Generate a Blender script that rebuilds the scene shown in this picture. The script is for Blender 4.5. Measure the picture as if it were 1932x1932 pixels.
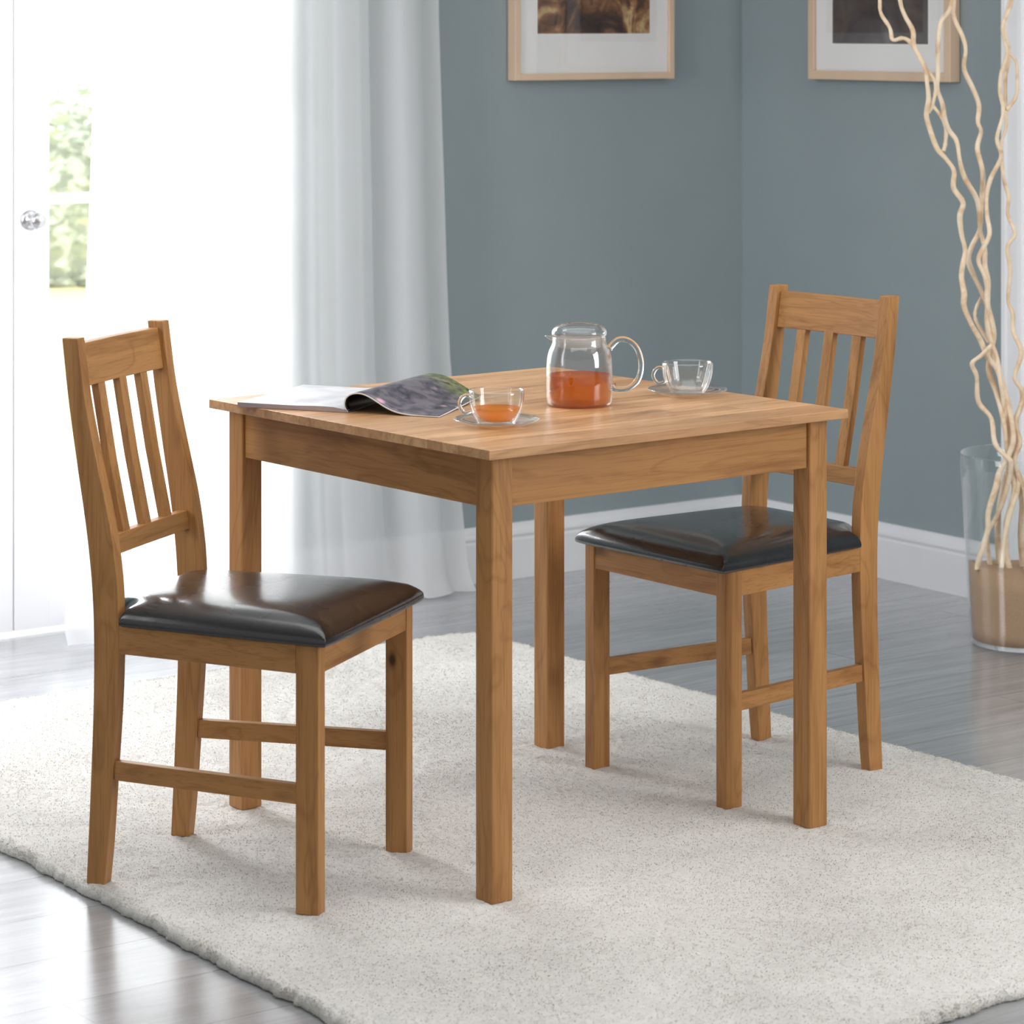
import bpy, bmesh, math, random
import numpy as np
from mathutils import Vector, Matrix
random.seed(7); rng = np.random.default_rng(7)
for o in list(bpy.data.objects): bpy.data.objects.remove(o)
scene = bpy.context.scene
COL = scene.collection
PI = math.pi

# ------------------------------------------------------------------ camera
RZ = 0.018                       # height of the rug pile the furniture stands in
FPX, HZ, CAMH = 5564.1, 42.8, 1.4453 + RZ
cd = bpy.data.cameras.new('camera'); cam = bpy.data.objects.new('camera', cd); COL.objects.link(cam)
cam.location = (0, 0, CAMH); cam.rotation_euler = (PI/2, 0, 0)
cd.sensor_fit = 'HORIZONTAL'; cd.sensor_width = 36; cd.lens = 36*FPX/1932
cd.shift_y = -(966-HZ)/1932; cd.clip_end = 200
cd.dof.use_dof = True; cd.dof.focus_distance = 5.4; cd.dof.aperture_fstop = 8.0
scene.camera = cam

# ------------------------------------------------------------------ world, sun, window light, exposure
SKY_HI, SKY_LO = 4.0, 0.5
world = bpy.data.worlds.new('world'); scene.world = world; world.use_nodes = True
wn = world.node_tree; wn.nodes.clear()
wo = wn.nodes.new('ShaderNodeOutputWorld'); bg = wn.nodes.new('ShaderNodeBackground')
tc = wn.nodes.new('ShaderNodeTexCoord'); dp = wn.nodes.new('ShaderNodeVectorMath'); dp.operation = 'DOT_PRODUCT'
dp.inputs[1].default_value = Vector((-0.52, 0.80, 0.3)).normalized()
mr = wn.nodes.new('ShaderNodeMapRange'); mr.inputs[1].default_value = 0.25; mr.inputs[2].default_value = 0.8
mr.inputs[3].default_value = SKY_LO; mr.inputs[4].default_value = SKY_HI
wn.links.new(tc.outputs['Generated'], dp.inputs[0]); wn.links.new(dp.outputs['Value'], mr.inputs[0])
wn.links.new(mr.outputs[0], bg.inputs[1]); bg.inputs[0].default_value = (0.96, 0.98, 1, 1)
wn.links.new(bg.outputs[0], wo.inputs[0])

sd = bpy.data.lights.new('sun', 'SUN'); sd.energy = 3.0; sd.angle = 0.05; sd.color = (1, .97, .9)
sun = bpy.data.objects.new('sun', sd); COL.objects.link(sun)
sun.rotation_euler = Vector((-0.15, 0.5, -1.0)).to_track_quat('-Z', 'Y').to_euler()

def area(name, loc, target, sx, sy, watts, col=(1, 1, 1)):
    l = bpy.data.lights.new(name, 'AREA'); l.shape = 'RECTANGLE'; l.size = sx; l.size_y = sy
    l.energy = watts; l.color = col
    o = bpy.data.objects.new(name, l); COL.objects.link(o); o.location = loc
    o.rotation_euler = (Vector(target)-Vector(loc)).to_track_quat('-Z', 'Y').to_euler()
    return o
area('key_window_light', (3.35, 3.95, 1.65), (0.0, 5.1, 0.55), 1.5, 1.7, 74, (1, .985, .96))
area('overhead_fill_light', (0.0, 4.6, 2.5), (0.0, 4.7, 0.0), 2.6, 2.6, 34, (1, 1, 1))  # soft overhead fill added to lift the dim interior, no real fitting
area('door_daylight', (-2.2, 8.6, 2.6), (-0.9, 6.6, 0.6), 1.8, 1.4, 210, (.96, .98, 1))
ls = area('door_fill_light', (-2.3, 4.6, 1.7), (-1.3, 7.1, 0.8), 1.0, 1.6, 26, (.97, .98, 1)); ls.data.spread = math.radians(100)  # unseen fill lamp added to brighten the doors and the left floor
vs = scene.view_settings
vs.view_transform = 'Standard'; vs.look = 'None'; vs.exposure = 0.0; vs.gamma = 1.0; vs.use_curve_mapping = False

# ------------------------------------------------------------------ helpers
def lin(c):
    def f(x):
        x /= 255
        return x/12.92 if x <= .04045 else ((x+.055)/1.055)**2.4
    return (f(c[0]), f(c[1]), f(c[2]), 1)
class NT:
    def __init__(s, name):
        s.m = bpy.data.materials.new(name); s.m.use_nodes = True; s.t = s.m.node_tree; s.t.nodes.clear()
        s.out = s.n('ShaderNodeOutputMaterial')
    def n(s, typ, **kw):
        nd = s.t.nodes.new(typ)
        for k, v in kw.items():
            if k.startswith('i_'):
                key = k[2:]; key = int(key) if key.isdigit() else key.replace('_', ' ')
                nd.inputs[key].default_value = v
            else: setattr(nd, k, v)
        return nd
    def l(s, a, b): s.t.links.new(a, b)
    def ramp(s, fac, stops):
        r = s.n('ShaderNodeValToRGB'); e = r.color_ramp.elements
        while len(e) < len(stops): e.new(.5)
        for q, (p, c) in zip(e, stops): q.position = p; q.color = c
        s.l(fac, r.inputs[0]); return r.outputs[0]
    def coords(s, scale=(1, 1, 1), rot=(0, 0, 0), loc=(0, 0, 0), kind='Object', rnd=False):
        t = s.n('ShaderNodeTexCoord'); m = s.n('ShaderNodeMapping')
        m.inputs['Scale'].default_value = scale; m.inputs['Rotation'].default_value = rot; m.inputs['Location'].default_value = loc
        src = t.outputs[kind]
        if rnd:
            oi = s.n('ShaderNodeObjectInfo'); mu = s.n('ShaderNodeMath', operation='MULTIPLY', i_1=37.0)
            s.l(oi.outputs['Random'], mu.inputs[0])
            ad = s.n('ShaderNodeVectorMath', operation='ADD'); s.l(src, ad.inputs[0]); s.l(mu.outputs[0], ad.inputs[1]); src = ad.outputs[0]
        s.l(src, m.inputs[0]); return m.outputs[0]
    def bsdf(s, color=None, rough=.5, **kw):
        b = s.n('ShaderNodeBsdfPrincipled'); b.inputs['Roughness'].default_value = rough
        if color is not None:
            if isinstance(color, tuple): b.inputs['Base Color'].default_value = color
            else: s.l(color, b.inputs['Base Color'])
        for k, v in kw.items(): b.inputs[k.replace('_', ' ')].default_value = v
        s.l(b.outputs[0], s.out.inputs[0]); return b
    def bump(s, h, b, strength=.2, dist=.001):
        n = s.n('ShaderNodeBump'); n.inputs['Strength'].default_value = strength; n.inputs['Distance'].default_value = dist
        s.l(h, n.inputs['Height']); s.l(n.outputs[0], b.inputs['Normal'])
def mix(nt, fac, a, b, blend='MIX'):
    m = nt.n('ShaderNodeMix', data_type='RGBA', blend_type=blend)
    if isinstance(fac, float): m.inputs[0].default_value = fac
    else: nt.l(fac, m.inputs[0])
    for i, v in ((6, a), (7, b)):
        if isinstance(v, tuple): m.inputs[i].default_value = v
        else: nt.l(v, m.inputs[i])
    return m.outputs[2]

def plain(name, col, rough=.5, bump=None, var=.04, **kw):
    t = NT(name); c = t.coords((1, 1, 1))
    nz = t.n('ShaderNodeTexNoise', i_Scale=6.0, i_Detail=3.0); t.l(c, nz.inputs[0])
    c0 = lin(col); d = tuple(x*(1-var) for x in c0[:3])+(1,)
    b = t.bsdf(t.ramp(nz.outputs[0], [(.35, d), (.65, c0)]), rough, **kw)
    if bump:
        n2 = t.n('ShaderNodeTexNoise', i_Scale=bump[0], i_Detail=4.0); t.l(c, n2.inputs[0]); t.bump(n2.outputs[0], b, bump[1], bump[2])
    return t.m

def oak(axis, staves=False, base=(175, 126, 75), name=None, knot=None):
    t = NT(name or 'oak_grain_'+axis)
    sc = {'x': (1.6, 26, 26), 'y': (26, 1.6, 26), 'z': (26, 26, 1.6)}[axis]
    c = t.coords(sc, rnd=not staves)
    wv = t.n('ShaderNodeTexNoise', i_Scale=1.0, i_Detail=6.0, i_Roughness=.62, i_Distortion=1.2); t.l(c, wv.inputs[0])
    sc2 = tuple(v*.28 if v > 10 else v*.9 for v in sc)
    c2 = t.coords(sc2, rnd=not staves)
    ring = t.n('ShaderNodeTexNoise', i_Scale=1.0, i_Detail=2.0, i_Distortion=2.5); t.l(c2, ring.inputs[0])
    rp = t.n('ShaderNodeMath', operation='MULTIPLY', i_1=9.0); t.l(ring.outputs[0], rp.inputs[0])
    fr = t.n('ShaderNodeMath', operation='PINGPONG', i_1=1.0); t.l(rp.outputs[0], fr.inputs[0])
    B = lin(base)
    dk = tuple(x*f for x, f in zip(B[:3], (.72, .64, .56)))+(1,)
    lt = tuple(min(1, x*f) for x, f in zip(B[:3], (1.16, 1.16, 1.18)))+(1,)
    c1 = t.ramp(wv.outputs[0], [(.30, dk), (.48, B), (.72, lt)])
    g = t.ramp(fr.outputs[0], [(.0, (.78, .74, .70, 1)), (.35, (1, 1, 1, 1)), (1, (1, 1, 1, 1))])
    col = mix(t, .75, c1, g, 'MULTIPLY')
    # fine pores
    sp = tuple(v*14 if v > 10 else v*5 for v in sc); cp = t.coords(sp)
    po = t.n('ShaderNodeTexNoise', i_Scale=1.0, i_Detail=2.0); t.l(cp, po.inputs[0])
    col = mix(t, .6, col, t.ramp(po.outputs[0], [(.34, (.74, .68, .62, 1)), (.44, (1, 1, 1, 1))]), 'MULTIPLY')
    # a few knots
    vo = t.n('ShaderNodeTexVoronoi', i_Scale=1.0); kc = t.coords(tuple(7 if v > 10 else 2.6 for v in sc), rnd=not staves); t.l(kc, vo.inputs[0])
    col = mix(t, .8, col, t.ramp(vo.outputs['Distance'], [(.035, (.32, .22, .14, 1)), (.10, (1, 1, 1, 1))]), 'MULTIPLY')
    if knot:
        kt = t.coords((1, 1, 1)); sb = t.n('ShaderNodeVectorMath', operation='SUBTRACT'); sb.inputs[1].default_value = knot; t.l(kt, sb.inputs[0])
        sv = t.n('ShaderNodeVectorMath', operation='MULTIPLY'); sv.inputs[1].default_value = (1, 1, .55); t.l(sb.outputs[0], sv.inputs[0])
        ln = t.n('ShaderNodeVectorMath', operation='LENGTH'); t.l(sv.outputs[0], ln.inputs[0])
        col = mix(t, .9, col, t.ramp(ln.outputs['Value'], [(.0045, (.10, .08, .07, 1)), (.0095, (1, 1, 1, 1))]), 'MULTIPLY')
    if staves:
        bc = t.coords((1, 1, 1)); br = t.n('ShaderNodeTexBrick', offset=.37, offset_frequency=2, squash=1.0)
        br.inputs['Scale'].default_value = 1; br.inputs['Mortar Size'].default_value = 0
        br.inputs['Brick Width'].default_value = .34; br.inputs['Row Height'].default_value = .042; br.inputs['Bias'].default_value = 0
        br.inputs['Color1'].default_value = (.70, .63, .56, 1); br.inputs['Color2'].default_value = (1.08, 1.10, 1.12, 1)
        t.l(bc, br.inputs[0]); col = mix(t, .85, col, br.outputs[0], 'MULTIPLY')
    b = t.bsdf(col, .34 if staves else .45, Specular_IOR_Level=.55 if staves else .35)
    t.bump(po.outputs[0], b, .12, .0006)
    return t.m
M = {}
M['oak_x'], M['oak_y'], M['oak_z'] = oak('x'), oak('y'), oak('z')
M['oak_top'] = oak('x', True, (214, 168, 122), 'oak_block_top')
M['frame_wood'] = None
M['white_paint'] = plain('white_gloss_paint', (242, 242, 245), .3)
M['skirting'] = plain('skirting_paint', (218, 219, 222), .4)
M['mat_board'] = plain('mat_board', (226, 225, 224), .9, (300, .1, .0003))
M['frame_wood'] = plain('pale_frame_wood', (208, 182, 156), .5, (60, .15, .0006), .08)
M['metal'] = plain('satin_nickel', (196, 196, 198), .28, Metallic=1.0)
M['dark'] = plain('dark_gap', (60, 58, 56), .8)

def wall_mat():
    t = NT('blue_grey_wall_paint'); c = t.coords((1, 1, 1))
    nz = t.n('ShaderNodeTexNoise', i_Scale=2.0, i_Detail=3.0); t.l(c, nz.inputs[0])
    b = t.bsdf(t.ramp(nz.outputs[0], [(.3, lin((134, 146, 149))), (.7, lin((139, 151, 154)))]), .7)
    n2 = t.n('ShaderNodeTexNoise', i_Scale=220.0, i_Detail=3.0); t.l(c, n2.inputs[0]); t.bump(n2.outputs[0], b, .08, .0006)
    return t.m
M['wall'] = wall_mat()

TH = math.radians(36.1)
D = Vector((math.cos(TH), math.sin(TH), 0)); N = Vector((math.sin(TH), -math.cos(TH), 0))   # along the left wall / into the room
C = Vector((.643, 8.248, 0))
# right wall runs from C along R (= N), its room side is -D
def floor_mat():
    t = NT('grey_laminate_planks')
    c = t.coords((1, 1, 1))                       # floor object is rotated by TH: x along the planks
    br = t.n('ShaderNodeTexBrick', offset=.43, offset_frequency=3)
    br.inputs['Scale'].default_value = 1; br.inputs['Mortar Size'].default_value = .0011; br.inputs['Mortar Smooth'].default_value = .3
    br.inputs['Brick Width'].default_value = 1.29; br.inputs['Row Height'].default_value = .2035
    br.inputs['Color1'].default_value = (.90, .90, .90, 1); br.inputs['Color2'].default_value = (1.05, 1.05, 1.05, 1); br.inputs['Mortar'].default_value = (.25, .25, .25, 1)
    t.l(c, br.inputs[0])
    g = t.n('ShaderNodeTexNoise', i_Scale=1.0, i_Detail=6.0, i_Roughness=.6, i_Distortion=1.4); t.l(t.coords((1.6, 16, 1)), g.inputs[0])
    g2 = t.n('ShaderNodeTexNoise', i_Scale=1.0, i_Detail=3.0); t.l(t.coords((8, 110, 1)), g2.inputs[0])
    col = t.ramp(g.outputs[0], [(.28, lin((138, 139, 142))), (.5, lin((154, 155, 158))), (.74, lin((170, 171, 174)))])
    col = mix(t, .4, col, t.ramp(g2.outputs[0], [(.3, (.84, .84, .84, 1)), (.6, (1, 1, 1, 1))]), 'MULTIPLY')
    col = mix(t, 1.0, col, br.outputs[0], 'MULTIPLY')
    b = t.bsdf(col, .3, Specular_IOR_Level=.9)
    rr = t.n('ShaderNodeMapRange'); b.inputs['Coat Weight'].default_value = .6; b.inputs['Coat Roughness'].default_value = .19; rr.inputs[3].default_value = .17; rr.inputs[4].default_value = .27; t.l(g.outputs[0], rr.inputs[0]); t.l(rr.outputs[0], b.inputs['Roughness'])
    ad = t.n('ShaderNodeMath', operation='MULTIPLY', i_1=.08); t.l(g2.outputs[0], ad.inputs[0])
    inv = t.n('ShaderNodeMath', operation='SUBTRACT'); t.l(ad.outputs[0], inv.inputs[0]); t.l(br.outputs['Fac'], inv.inputs[1])
    t.bump(inv.outputs[0], b, .3, .001)
    return t.m
M['floor'] = floor_mat()

def rug_mat(name='cream_wool_base', trans=0.0):
    t = NT(name); c = t.coords((1, 1, 1))
    n1 = t.n('ShaderNodeTexNoise', i_Scale=3.2, i_Detail=4.0, i_Distortion=.6); t.l(c, n1.inputs[0])
    n2 = t.n('ShaderNodeTexNoise', i_Scale=130.0, i_Detail=4.0, i_Distortion=1.0); t.l(c, n2.inputs[0])
    col = t.ramp(n1.outputs[0], [(.3, lin((210, 207, 202))), (.7, lin((228, 226, 221)))])
    col = mix(t, .45, col, t.ramp(n2.outputs[0], [(.28, (.78, .76, .72, 1)), (.55, (1, 1, 1, 1))]), 'MULTIPLY')
    b = t.bsdf(col, .95, Specular_IOR_Level=.1); b.inputs['Sheen Weight'].default_value = .25
    t.bump(n2.outputs[0], b, .4, .003)
    tl = t.n('ShaderNodeBsdfTranslucent'); t.l(col, tl.inputs[0]); mx = t.n('ShaderNodeMixShader'); mx.inputs[0].default_value = trans
    t.l(b.outputs[0], mx.inputs[1]); t.l(tl.outputs[0], mx.inputs[2]); t.l(mx.outputs[0], t.out.inputs[0])
    return t.m
M['rug'] = rug_mat(); M['pile'] = rug_mat('cream_wool_pile', .42)

def leather():
    t = NT('black_leather'); c = t.coords((1, 1, 1))
    v = t.n('ShaderNodeTexVoronoi', i_Scale=330.0); t.l(c, v.inputs[0])
    n = t.n('ShaderNodeTexNoise', i_Scale=9.0, i_Detail=3.0); t.l(c, n.inputs[0])
    b = t.bsdf(lin((22, 20, 23)), .26, Specular_IOR_Level=.62)
    rr = t.n('ShaderNodeMapRange'); rr.inputs[3].default_value = .2; rr.inputs[4].default_value = .36; t.l(n.outputs[0], rr.inputs[0]); t.l(rr.outputs[0], b.inputs['Roughness'])
    sm = t.n('ShaderNodeMath', operation='MULTIPLY', i_1=.5); t.l(v.outputs['Distance'], sm.inputs[0])
    t.bump(sm.outputs[0], b, .15, .0008)
    b.inputs['Coat Weight'].default_value = .7; b.inputs['Coat Roughness'].default_value = .14
    return t.m
M['leather'] = leather()

def thin_glass(name, tint=(1, 1, 1, 1), base=0.04, power=5.0, rough=.02):
    t = NT(name); tr = t.n('ShaderNodeBsdfTransparent'); tr.inputs[0].default_value = tint
    gl = t.n('ShaderNodeBsdfGlossy'); gl.inputs['Roughness'].default_value = rough
    gl.inputs['Color'].default_value = (1, 1, 1, 1)
    lw = t.n('ShaderNodeLayerWeight'); pw = t.n('ShaderNodeMath', operation='POWER', i_1=power); t.l(lw.outputs['Facing'], pw.inputs[0])
    ad = t.n('ShaderNodeMath', operation='MULTIPLY_ADD', use_clamp=True); ad.inputs[1].default_value = .92-base; ad.inputs[2].default_value = base; t.l(pw.outputs[0], ad.inputs[0])
    mx = t.n('ShaderNodeMixShader'); t.l(ad.outputs[0], mx.inputs[0]); t.l(tr.outputs[0], mx.inputs[1]); t.l(gl.outputs[0], mx.inputs[2])
    t.l(mx.outputs[0], t.out.inputs[0]); return t.m
M['pane'] = thin_glass('window_glass')
M['vase_glass'] = thin_glass('vase_glass', (.975, .985, .985, 1), .04, 4.0)
M['cup_glass'] = thin_glass('cup_glass', (.98, .985, .985, 1), .05, 2.3, .05)
def glass(name, col, ior, rough=0):
    t = NT(name); g = t.n('ShaderNodeBsdfGlass'); g.inputs[0].default_value = col; g.inputs['IOR'].default_value = ior; g.inputs['Roughness'].default_value = rough
    t.l(g.outputs[0], t.out.inputs[0]); return t.m
M['clear'] = glass('clear_glass', (.98, .99, .99, 1), 1.45)
def tea_mat(name, col, deep):
    t = NT(name)
    b = t.bsdf(deep, .03, Transmission_Weight=.0, IOR=1.33)
    g = t.n('ShaderNodeBsdfRefraction'); g.inputs[0].default_value = col; g.inputs['IOR'].default_value = 1.06
    tl = t.n('ShaderNodeBsdfTranslucent'); tl.inputs[0].default_value = deep
    m1 = t.n('ShaderNodeMixShader'); m1.inputs[0].default_value = .38; t.l(g.outputs[0], m1.inputs[1]); t.l(b.outputs[0], m1.inputs[2])
    m2 = t.n('ShaderNodeMixShader'); m2.inputs[0].default_value = .42; t.l(m1.outputs[0], m2.inputs[1]); t.l(tl.outputs[0], m2.inputs[2])
    t.l(m2.outputs[0], t.out.inputs[0]); return t.m
M['tea_dark'] = tea_mat('amber_tea', (1.0, .52, .02, 1), lin((226, 142, 14)))
M['tea_light'] = tea_mat('pale_amber_tea', (1, .74, .16, 1), lin((252, 172, 36)))

def curtain_mat():
    t = NT('sheer_white_voile')
    tr = t.n('ShaderNodeBsdfTransparent'); df = t.n('ShaderNodeBsdfDiffuse'); tl = t.n('ShaderNodeBsdfTranslucent')
    df.inputs[0].default_value = (.87, .88, .895, 1); tl.inputs[0].default_value = (.95, .955, .96, 1)
    c = t.coords((900, 900, 900)); nz = t.n('ShaderNodeTexNoise', i_Scale=1.0, i_Detail=1.0); t.l(c, nz.inputs[0])
    bp = t.n('ShaderNodeBump'); bp.inputs['Strength'].default_value = .08; bp.inputs['Distance'].default_value = .0005; t.l(nz.outputs[0], bp.inputs['Height']); t.l(bp.outputs[0], df.inputs['Normal'])
    a = t.n('ShaderNodeMixShader'); a.inputs[0].default_value = .52; t.l(df.outputs[0], a.inputs[1]); t.l(tl.outputs[0], a.inputs[2])
    b = t.n('ShaderNodeMixShader'); b.inputs[0].default_value = .83; t.l(tr.outputs[0], b.inputs[1]); t.l(a.outputs[0], b.inputs[2])
    t.l(b.outputs[0], t.out.inputs[0]); return t.m
M['curtain'] = curtain_mat()

# ---- mesh helpers
def mesh_obj(name, verts, faces, mat=None, parent=None, smooth=False, bevel=0, loc=None, seg=2):
    me = bpy.data.meshes.new(name); me.from_pydata([tuple(v) for v in verts], [], faces); me.update()
    bm = bmesh.new(); bm.from_mesh(me); bmesh.ops.recalc_face_normals(bm, faces=bm.faces); bm.to_mesh(me); bm.free()
    if smooth: me.polygons.foreach_set('use_smooth', [True]*len(me.polygons))
    o = bpy.data.objects.new(name, me); COL.objects.link(o)
    if mat is not None:
        for m in (mat if isinstance(mat, (list, tuple)) else [mat]): me.materials.append(m)
    if parent is not None: o.parent = parent
    if loc is not None: o.location = loc
    if bevel:
        b = o.modifiers.new('bevel', 'BEVEL'); b.width = bevel; b.segments = seg; b.limit_method = 'ANGLE'; b.angle_limit = .6
    return o
HEX = [(0, 1, 3, 2), (4, 6, 7, 5), (0, 4, 5, 1), (2, 3, 7, 6), (0, 2, 6, 4), (1, 5, 7, 3)]
def box_vf(x0, x1, y0, y1, z0, z1): return [(x, y, z) for x in (x0, x1) for y in (y0, y1) for z in (z0, z1)], list(HEX)
def box(name, b, mat, parent=None, bevel=.0015, **k):
    v, f = box_vf(*b); return mesh_obj(name, v, f, mat, parent, bevel=bevel, **k)
def join(parts):
    V, F = [], []
    for v, f in parts:
        n = len(V); V += list(v); F += [tuple(i+n for i in q) for q in f]
    return V, F
def sweep_vf(stations):
    """stations: list of closed loops with equal vertex counts"""
    n = len(stations[0]); V = [p for s in stations for p in s]; F = []
    for i in range(len(stations)-1):
        for j in range(n):
            k = (j+1) % n; F.append((i*n+j, i*n+k, (i+1)*n+k, (i+1)*n+j))
    F.append(tuple(range(n))[::-1]); F.append(tuple((len(stations)-1)*n+j for j in range(n)))
    return V, F
def lathe_vf(prof, n=64, closed=True):
    V, F = [], []
    for r, z in prof:
        for k in range(n):
            a = 2*PI*k/n; V.append((r*math.cos(a), r*math.sin(a), z))
    m = len(prof)
    for i in range(m-1):
        for k in range(n):
            l = (k+1) % n; F.append((i*n+k, i*n+l, (i+1)*n+l, (i+1)*n+k))
    if closed:
        F.append(tuple(range(n))[::-1]); F.append(tuple((m-1)*n+k for k in range(n)))
    return V, F
def spline(P, k=6):
    P = [Vector(p) for p in P]; out = []
    for i in range(len(P)-1):
        a, b, c, d = P[max(i-1, 0)], P[i], P[i+1], P[min(i+2, len(P)-1)]
        for j in range(k):
            t = j/k; out.append(.5*((2*b)+(c-a)*t+(2*a-5*b+4*c-d)*t*t+(3*b-a-3*c+d)*t**3))
    out.append(P[-1]); return out
def tube_vf(P, R, n=10):
    P = [Vector(p) for p in P]; st = []; up = Vector((0, 1, 0))
    for i, p in enumerate(P):
        t = (P[min(i+1, len(P)-1)]-P[max(i-1, 0)]).normalized()
        if abs(t.dot(up)) > .95: up = Vector((1, 0, 0))
        a = up.cross(t).normalized(); b = t.cross(a); r = R(i/(len(P)-1)) if callable(R) else R
        st.append([p+r*(math.cos(2*PI*k/n)*a+math.sin(2*PI*k/n)*b) for k in range(n)])
    return sweep_vf(st)
def tag(o, label=None, cat=None, group=None, kind=None):
    if label: o['label'] = label
    if cat: o['category'] = cat
    if group: o['group'] = group
    if kind: o['kind'] = kind
    return o
def thing(name, label, cat, loc=(0, 0, 0), rz=0, group=None):
    o = bpy.data.objects.new(name, None); COL.objects.link(o); o.empty_display_size = .1
    o.location = loc; o.rotation_euler = (0, 0, rz); return tag(o, label, cat, group)
def copy_tree(o, parent=None):
    c = o.copy(); COL.objects.link(c)
    if parent is not None: c.parent = parent
    for ch in list(o.children): copy_tree(ch, c)
    return c
def on_left(px, off):     # distance along the left wall (from the corner, towards the left) of image column px, off = metres into the room
    k = (px-966)/FPX; P = C+N*off
    return (P.x-k*P.y)/(D.x-k*D.y)
def on_right(px, off):
    k = (px-966)/FPX; P = C-D*off
    return -(P.x-k*P.y)/(N.x-k*N.y)
def zz(py, Y): return CAMH-(py-HZ)/FPX*Y

# ------------------------------------------------------------------ structure
# room frame: x' = along D, y' = -N (outwards through the left wall); origin at the corner
ROOM = Matrix.Translation(C) @ Matrix.Rotation(TH, 4, 'Z')
def room_obj(name, verts, faces, mat, kind='structure', bevel=0, **k):
    o = mesh_obj(name, verts, faces, mat, bevel=bevel, **k); o.matrix_world = ROOM
    if kind: o['kind'] = kind
    return o
# floor: shift so that seams fall where the photo has them
fl = mesh_obj('floor', *box_vf(-9, 3.2, -9, .16, -.05, 0), M['floor'])
fl.data.transform(Matrix.Identity(4))
nseam = Vector((-math.sin(TH), math.cos(TH), 0)).dot(Vector((-.7529, 4.3365, 0)))
ncorner = Vector((-math.sin(TH), math.cos(TH), 0)).dot(C)
jx = D.dot(Vector((-.672, 4.399, 0)))-D.dot(C)
off_y = (nseam-ncorner)
for nd in M['floor'].node_tree.nodes:
    if nd.type == 'MAPPING' and tuple(nd.inputs['Scale'].default_value) == (1, 1, 1):
        nd.inputs['Location'].default_value = (-jx-.5547, -off_y+.2035*40, 0)
fl.matrix_world = ROOM; fl['kind'] = 'structure'

HW = 2.6
T = .17
s_leaf = -on_left(26, -.10)          # x' of the meeting line of the double doors (negative)
s_leaf = on_left(26, -.10); s_leaf = -abs(s_leaf)
LW = .68                              # leaf width
ox1, ox0 = s_leaf+LW+.004, s_leaf-LW-.004
DH = 2.12
parts = [box_vf(ox1, T, 0, T, 0, HW), box_vf(-9, ox0, 0, T, 0, HW), box_vf(ox0, ox1, 0, T, DH, HW)]
room_obj('wall_left', *join(parts), M['wall'])
dr0 = on_right(1895, 0)               # start of the right door surround
dr0 = abs(dr0)
AW = .085
dro0, dro1 = dr0+AW, dr0+AW+.82
parts = [box_vf(0, T, -dro0, 0, 0, HW), box_vf(0, T, -9, -dro1, 0, HW), box_vf(0, T, -dro1, -dro0, 2.05, HW)]
room_obj('wall_right', *join(parts), M['wall'])
room_obj('ceiling', *box_vf(-9, T, -9, T, HW, HW+.1), plain('ceiling_paint', (235, 235, 235), .9))
# skirting boards with a moulded top
SK = [(0, 0), (.019, 0), (.019, .102), (.0165, .106), (.0165, .110), (.019, .1135), (.0195, .118), (.017, .126), (.012, .1325), (.0095, .139), (.008, .145), (0, .145)]
def skirt(name, a, b, side):
    st = []
    for q in (a, b):
        st.append([((q, -u, z) if side == 'left' else (-u, -q, z)) for u, z in SK])
    o = room_obj(name, *sweep_vf(st), M['skirting']); return o
skirt('baseboard_left', ox1+.005, 0, 'left')
skirt('baseboard_right', 0, dr0, 'right')
# architrave and a plain white door beside the vase
AR = [(0, 0), (0, .012), (.006, .018), (.02, .02), (.026, .016), (AW-.02, .022), (AW-.006, .022), (AW, .016), (AW, 0)]
st = [[(-d, -(dr0+w), z) for w, d in AR] for z in (0, 2.12)]
room_obj('trim_1', *sweep_vf(st), M['white_paint'])
d2 = thing('door_2', 'x', 'x'); del d2['label']; del d2['category']; d2['kind'] = 'structure'; d2.matrix_world = ROOM
v, f = join([box_vf(.03, .07, -dro1, -dro0, .006, 2.05), box_vf(.018, .03, -dro1, -dro1+.1, .006, 2.05), box_vf(.018, .03, -dro0-.1, -dro0, .006, 2.05),
             box_vf(.018, .03, -dro1+.1, -dro0-.1, 1.93, 2.05), box_vf(.018, .03, -dro1+.1, -dro0-.1, .85, 1.0), box_vf(.018, .03, -dro1+.1, -dro0-.1, .006, .2)])
mesh_obj('door_leaf', v, f, M['white_paint'], d2, bevel=.001)

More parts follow.
